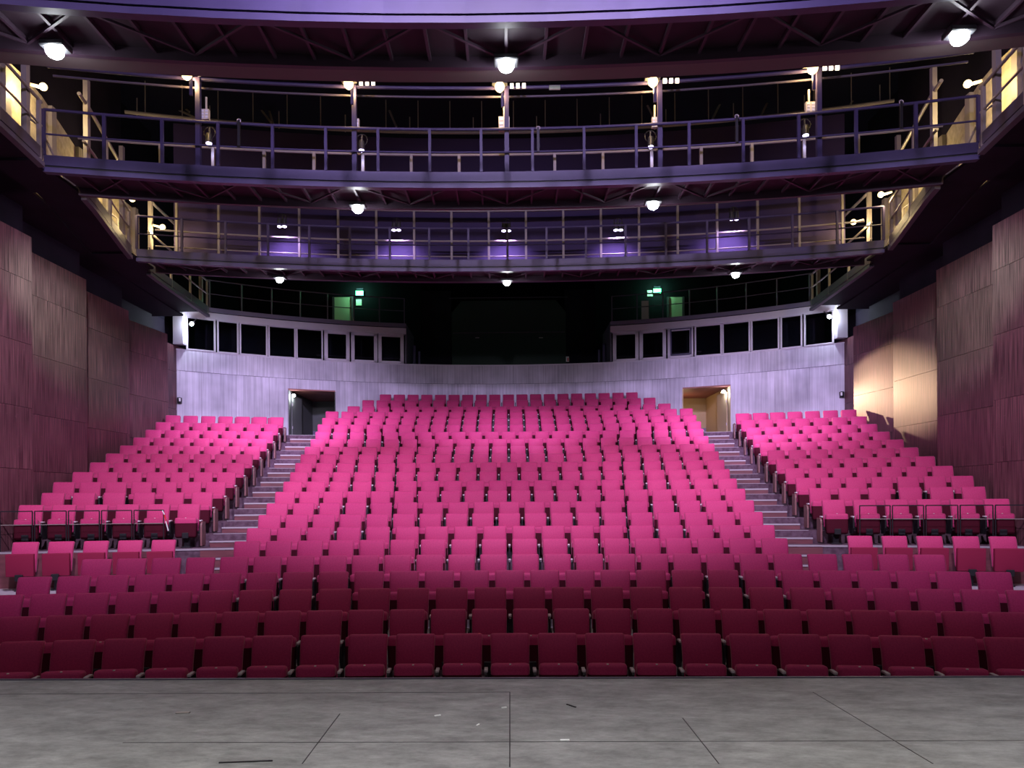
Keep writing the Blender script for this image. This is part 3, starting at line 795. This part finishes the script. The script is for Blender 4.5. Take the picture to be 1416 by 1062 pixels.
# stair rails where the walkways step down to the bridges
for s_,nm in ((-1,'left'),(1,'right')):
    for d,w_ in ((15.6,'second'),(20.3,'furthest')):
        x=s_*(gx(d)+.45); y=d-.3
        r=empty('stair_rail',(x,y-.9,ZB+.2)); tag(r,'bent yellow-lit handrail at the %s end of the %s bridge'%(nm,w_),'handrail','bent handrails at the bridge ends')
        for h in (1.0,.55):
            mb=MB(); mb.tube([(0,-.6,h),(0,-.1,h),(s_*-.1,.55,h-.75 if h>.9 else h-.5),(s_*-.1,1.0,h-.75 if h>.9 else h-.5)],.024); mb.build('rail',M['galv'],r)
        for q in (-.1,-.55): MB().bar((0,q,0),(0,q,1.0),.045,.045).build('post',M['galv'],r)

# ------------------------------------------------------------------ lamps
def light(kind,loc,energy,color,size=.1,aim=None,cone=150,blend=.6,name='lamp_light'):
    li=bpy.data.lights.new(name,kind); li.energy=energy; li.color=color; li.shadow_soft_size=size
    o=bpy.data.objects.new(name,li); COL.objects.link(o); o.location=loc
    if kind=='SPOT':
        li.spot_size=math.radians(cone); li.spot_blend=blend
        o.rotation_euler=Vector(aim).to_track_quat('-Z','Y').to_euler()
    return o
COOL=(.86,.76,1.0); LIL=(.70,.57,1.0)
FL=[(77,68,10.15,'left of the nearest bridge',0),(700,97,10.75,'middle of the nearest bridge',0),(1326,53,10.15,'right of the nearest bridge',0),
    (495,288,15.25,'left side of the second bridge',1),(903,284,15.25,'right side of the second bridge',1),
    (387,387,20.0,'left part of the furthest bridge',2),(701,392,20.75,'middle of the furthest bridge',2),(1017,381,20.0,'right part of the furthest bridge',2)]
EN=[2000,650,3000]
def on_arc(px,py,D_,off):
    """where this pixel's column crosses a bridge line"""
    y=D_+off
    for _ in range(20): p=at(px,py,y); y=D_+off-sag(p.x)
    return at(px,py,y)
for px,py,d,lab,b_ in FL:
    p=on_arc(px,py,(D0,D1,D2)[b_],(.78,.85,.76)[b_]); p.z=ZB-.2
    r=empty('flood_lamp',p); tag(r,'dazzling white flood lamp hung under the %s'%lab,'flood lamp','white flood lamps under the bridges')
    MB().box((0,.0,.10),(.34,.24,.08)).bevel(.015,1).build('housing',M['housing'],r)
    MB().sphere((0,-.02,.02),.115 if b_<2 else .10,14,squash=.8).build('lens',M['lens'],r,True)
    MB().bar((0,0,.13),(0,0,.198),.03,.03).build('hanger',M['housing'],r)
    if b_==0 and abs(p.x)>2: ax,cone=(math.copysign(.45,p.x),1,-.75),90
    elif b_==2 and abs(p.x)<1: ax,cone=(0,1,-1.1),98
    else: ax,cone=(.06*p.x if b_==2 else 0,1,-.85),104
    if b_==0 and abs(p.x)>2: light('SPOT',p+Vector((0,0,-.14)),8500 if px<100 else 6500,(.50,1,.76),.12,Vector((math.copysign(10.75,p.x),17.1 if px<100 else 16.7,6.0 if px<100 else 5.9))-p,21 if px<100 else 23,1.0)  # extra beam added at the lamp to brighten the wall panel
    if b_==1: ax,cone=(math.copysign(.42,p.x),1,-1.0),92
    light('SPOT',p+Vector((0,-.0,-.14)),EN[b_]*(1.3 if px<100 else .45 if px==701 else 1),COOL if b_<2 else LIL,.12,ax,cone,.9)
YL=[(258,103,13.85,'leftmost'),(482,116,14.4,'second from the left'),(691,120,14.5,'middle'),(903,113,14.4,'second from the right'),(1124,95,13.85,'rightmost')]
for px,py,d,lab in YL:
    p=on_arc(px,py,D1,-.13)
    r=empty('work_lamp',p); tag(r,'yellow work lamp with small lights beside it, %s on the second bridge'%lab,'work lamp','yellow work lamps on the second bridge')
    MB().sphere((0,0,0),.10,12).build('lens',M['warm'],r,True)
    MB().box((0,.06,.10),(.30,.12,.05)).build('shade',M['housing'],r)
    MB().bar((.05,.08,-.36),(.05,.08,.1),.05,.05).build('bracket',M['steel'],r)
    for q in range(3): MB().box((.24+.12*q,.03,.03),(.07,.03,.09)).build('small_light',mat('dim_warm_light',(1,1,.9),.4,emit=(1,.85,.6),strength=2.0) if 'dw' not in M else M['dw'],r)
    light('POINT',p+Vector((0,.16,-.05)),38,(1,.66,.26),.08)
SL=[(60,120,14.3,'left gallery beside the second bridge',-1),(1338,116,14.3,'right gallery beside the second bridge',1),(225,314,20.0,'left gallery by the end of the furthest bridge',-1),(1180,307,20.0,'right gallery by the end of the furthest bridge',1),
    (183,275,18.6,'left gallery before the furthest bridge',-1),(1218,269,18.6,'right gallery before the furthest bridge',1)]
for px,py,d,lab,s_ in SL:
    p=at(px,py,d)
    r=empty('wall_lamp',p); tag(r,'yellow lamp glowing on the %s'%lab,'wall lamp','yellow lamps on the side galleries')
    MB().sphere((0,0,0),.075,12).build('lens',M['warm'],r,True)
    MB().bar((s_*.06,.02,.0),(s_*.30,.05,.08),.05,.05).build('bracket',M['galv'],r)
    light('POINT',p+Vector((s_*.12,-.1,-.12)),85,(1,.74,.34),.08)
# small violet spotlights
VL=[(289,198,15.2,1),(500,208,15.55,1),(900,203,15.55,1),(1114,187,15.2,1),(390,313,20.1,2),(548,318,20.6,2),(700,319,20.75,2),(855,318,20.6,2),(1015,303,20.1,2)]
for i,(px,py,d,b_) in enumerate(VL):
    p=on_arc(px,py,D1 if b_==1 else D2,.93 if b_==1 else .84)
    r=empty('spotlight',p)
    lab=('small dark spotlight with violet light on the second bridge, %s from the left'%ORD[i] if b_==1 else 'dark twin spotlight washing violet on the wall over the furthest bridge, %s from the left'%ORD[i-4])
    tag(r,lab,'spotlight','violet spotlights on the bridges')
    xx=((-.07,.07) if b_==2 else (.0,))
    for x in xx:
        MB().tube([(x,0,.20),(x,-.0,.0)],[.055,.07],12).build('can',M['housing'],r)
        MB().tube([(x,-.005,.005),(x,-.005,-.02)],.055,12).build('lens',M['violet'],r)
    MB().bar((0,.05,.1),(0,.05,.36),.03,.03).build('yoke',M['housing'],r)
    MB().tube([(math.cos(t)*.12+.0,.04,.24+math.sin(t)*.12) for t in xs(0,2*math.pi,12)],.012,6).build('cable_loop',M['black'],r)
    if b_==2: light('SPOT',p+Vector((0,-.02,-.05)),220,(.62,.42,1),.05,(0,.75,-1),120,.7)
    else: light('SPOT',p+Vector((0,-.02,-.05)),12,(.5,.5,1),.05,(0,.2,-1),120,.7)
# cool lamps at the rear corners and in the doorways
for px,py,s_ in ((265,448,-1),(1147,438,1)):
    p=at(px,py,26.0)
    r=empty('corner_lamp',p); tag(r,'small bluish white lamp beside the %s rear corner pier'%('left' if s_<0 else 'right'),'lamp','bluish lamps at the rear corners')
    MB().sphere((0,0,0),.07,12).build('lens',M['cool'],r,True); MB().box((s_*.0,.08,.08),(.16,.12,.05)).build('housing',M['housing'],r)
    MB().bar((0,.1,.1),(0,.45,.3),.03,.03).build('bracket',M['housing'],r)
    light('POINT',p+Vector((0,-.1,-.05)),75,(.72,.8,1),.06)
for px,py,s_ in ((406,547,-1),(1001,541.5,1)):
    p=at(px,py,28.36)
    r=empty('doorway_lamp',p); tag(r,'small white lamp glowing in the top corner of the %s rear doorway'%('left' if s_<0 else 'right'),'lamp','lamps in the rear doorways')
    MB().sphere((0,0,0),.06,12).build('lens',M['cool'],r,True); MB().box((0,.1,.02),(.14,.1,.12)).build('housing',M['housing'],r)
    light('POINT',p+Vector((-s_*.02,.0,-.12)),(8 if s_<0 else 8),(.9,.95,1),.05)
# warm spill through the right doorway onto the side wall
light('SPOT',(7.95,28.9,5.75),2700,(1,.64,.40),.05,(11.75-7.95,22.3-28.9,4.75-5.75),26,.4,'doorway_spill')
light('POINT',(7.35,30.4,ZL+1.2),14,(1,.68,.36),.1,name='doorway_glow')

# pale socket boxes on the bridge masts, straps on rails, cable tray label
for i,(px,py,d,w_,h_) in enumerate(((284,159,14.0,.16,.2),(697,172,14.5,.22,.28),(492,172,14.5,.14,.2),(906,170,14.5,.14,.2),(1120,149,14.0,.18,.2))):
    p=on_arc(px,py,D1,.22)
    r=empty('socket_box',p); tag(r,'cream socket box on a mast of the second bridge, %s from the left'%ORD[[0,2,1,3,4][i]],'socket box','cream socket boxes on the bridge masts')
    MB().box((0,0,0),(w_,.08,h_)).build('box_body',M['cream'],r)
    for a in (-1,1):
        for c in (-1,0,1): MB().box((a*w_*.25,-.045,c*h_*.3),(w_*.3,.012,h_*.2)).build('socket',M['white'],r)
    MB().bar((0,.05,-h_/2),(0,.05,.38),.03,.03).build('cable_duct',M['cream'],r)
for i,(px,y0,y1,d) in enumerate(((331,168,203,13.95),(744,178,211,14.35),(1018,162,198,14.1),(1245,142,178,13.55))):
    p=on_arc(px,y0,D1,-.06); q=on_arc(px,y1,D1,-.06); q.x=p.x; q.y=p.y
    r=empty('strap',q); tag(r,'black strap hanging on the rail of the second bridge, %s from the left'%ORD[i],'strap','black straps on the bridge rail')
    MB().bar((0,-.03,0),(0,-.03,(p-q).length),.05,.03).build('webbing',M['black'],r)
    MB().tube([(.035*math.cos(t),-.03,(p-q).length+.03*math.sin(t)) for t in xs(0,2*math.pi,10)],.012,6).build('hook',M['nosing'],r)
p=at(767,121,11.2); r=MB().box(p,(.17,.03,.06)).build('hanging_tag',M['white']); p2=at(767,121,11.2); tag(r,'small white rectangular tag under the nearest bridge right of its middle lamp','tag')

# white scraps and a dark strip on the stage
for i,(px,py,l_,w_,rz,m_,lab) in enumerate(((605,990,.05,.012,.5,'white','white tape scrap on the stage left of the middle, the leftmost'),(661,1003,.035,.012,1.1,'white','small white scrap on the stage left of the centre seam'),(697,979,.04,.012,.4,'white','white tape scrap on the stage beside the centre seam'),
    (781,1024,.06,.016,.05,'white','white tape scrap on the stage nearest the viewer'),(790,976.5,.10,.012,-.9,'black','short dark stick lying on the stage right of the centre seam'),(340,1054,.32,.010,.1,'black','thin dark wire lying on the stage at the lower left'),(253,986,.10,.03,.1,'white','flat pale smear-like paper scrap on the left of the stage'))):
    x,y=gz(px,py); o=MB().box((0,0,.004),(l_,w_,.006)).build('stage_scrap',M[m_] if i<6 else M['galv'],None,loc=(x,y,0)); o.rotation_euler.z=rz
    tag(o,lab,'scrap')

# front wash: one strong lamp on the stage lighting bridge overhead, then added unseen fill spots over the stage
for yaw in (-34,0,34):
    t=math.radians(yaw); light('SPOT',(.5*math.sin(t),2.5,10.45),(5500 if yaw==0 else 4100),(.69,.55,1.0),.2,(math.sin(t),math.cos(t),-.40),62,.75,'front_wash')
for x in (-5.5,0,5.5): light('SPOT',(x,2.5,10.45),620,(1,.78,.82),.4,(x*.06,1.0,-1.05),66,1.0,'front_fill')  # added wide fill for the front rows, no lamp of its own
for x in (-6,-2,2,6):
    light('SPOT',(x,.2,9.0),2700,(1,.99,.95),.4,(0,1.2,-9),68,.9,'stage_fill_light')  # unseen spots added to light the stage floor evenly
for x in (-8,-4,0,4,8):
    light('SPOT',(x,3.2,9.6),420,(.72,.58,1.0),.3,(0,2.1,-9.6),30,1.0,'stage_edge_fill')  # added spots that tint the front edge of the stage violet
print('seats',N_SEAT[0],'far',len(far),'ZF',[round(z,2) for z in ZF])
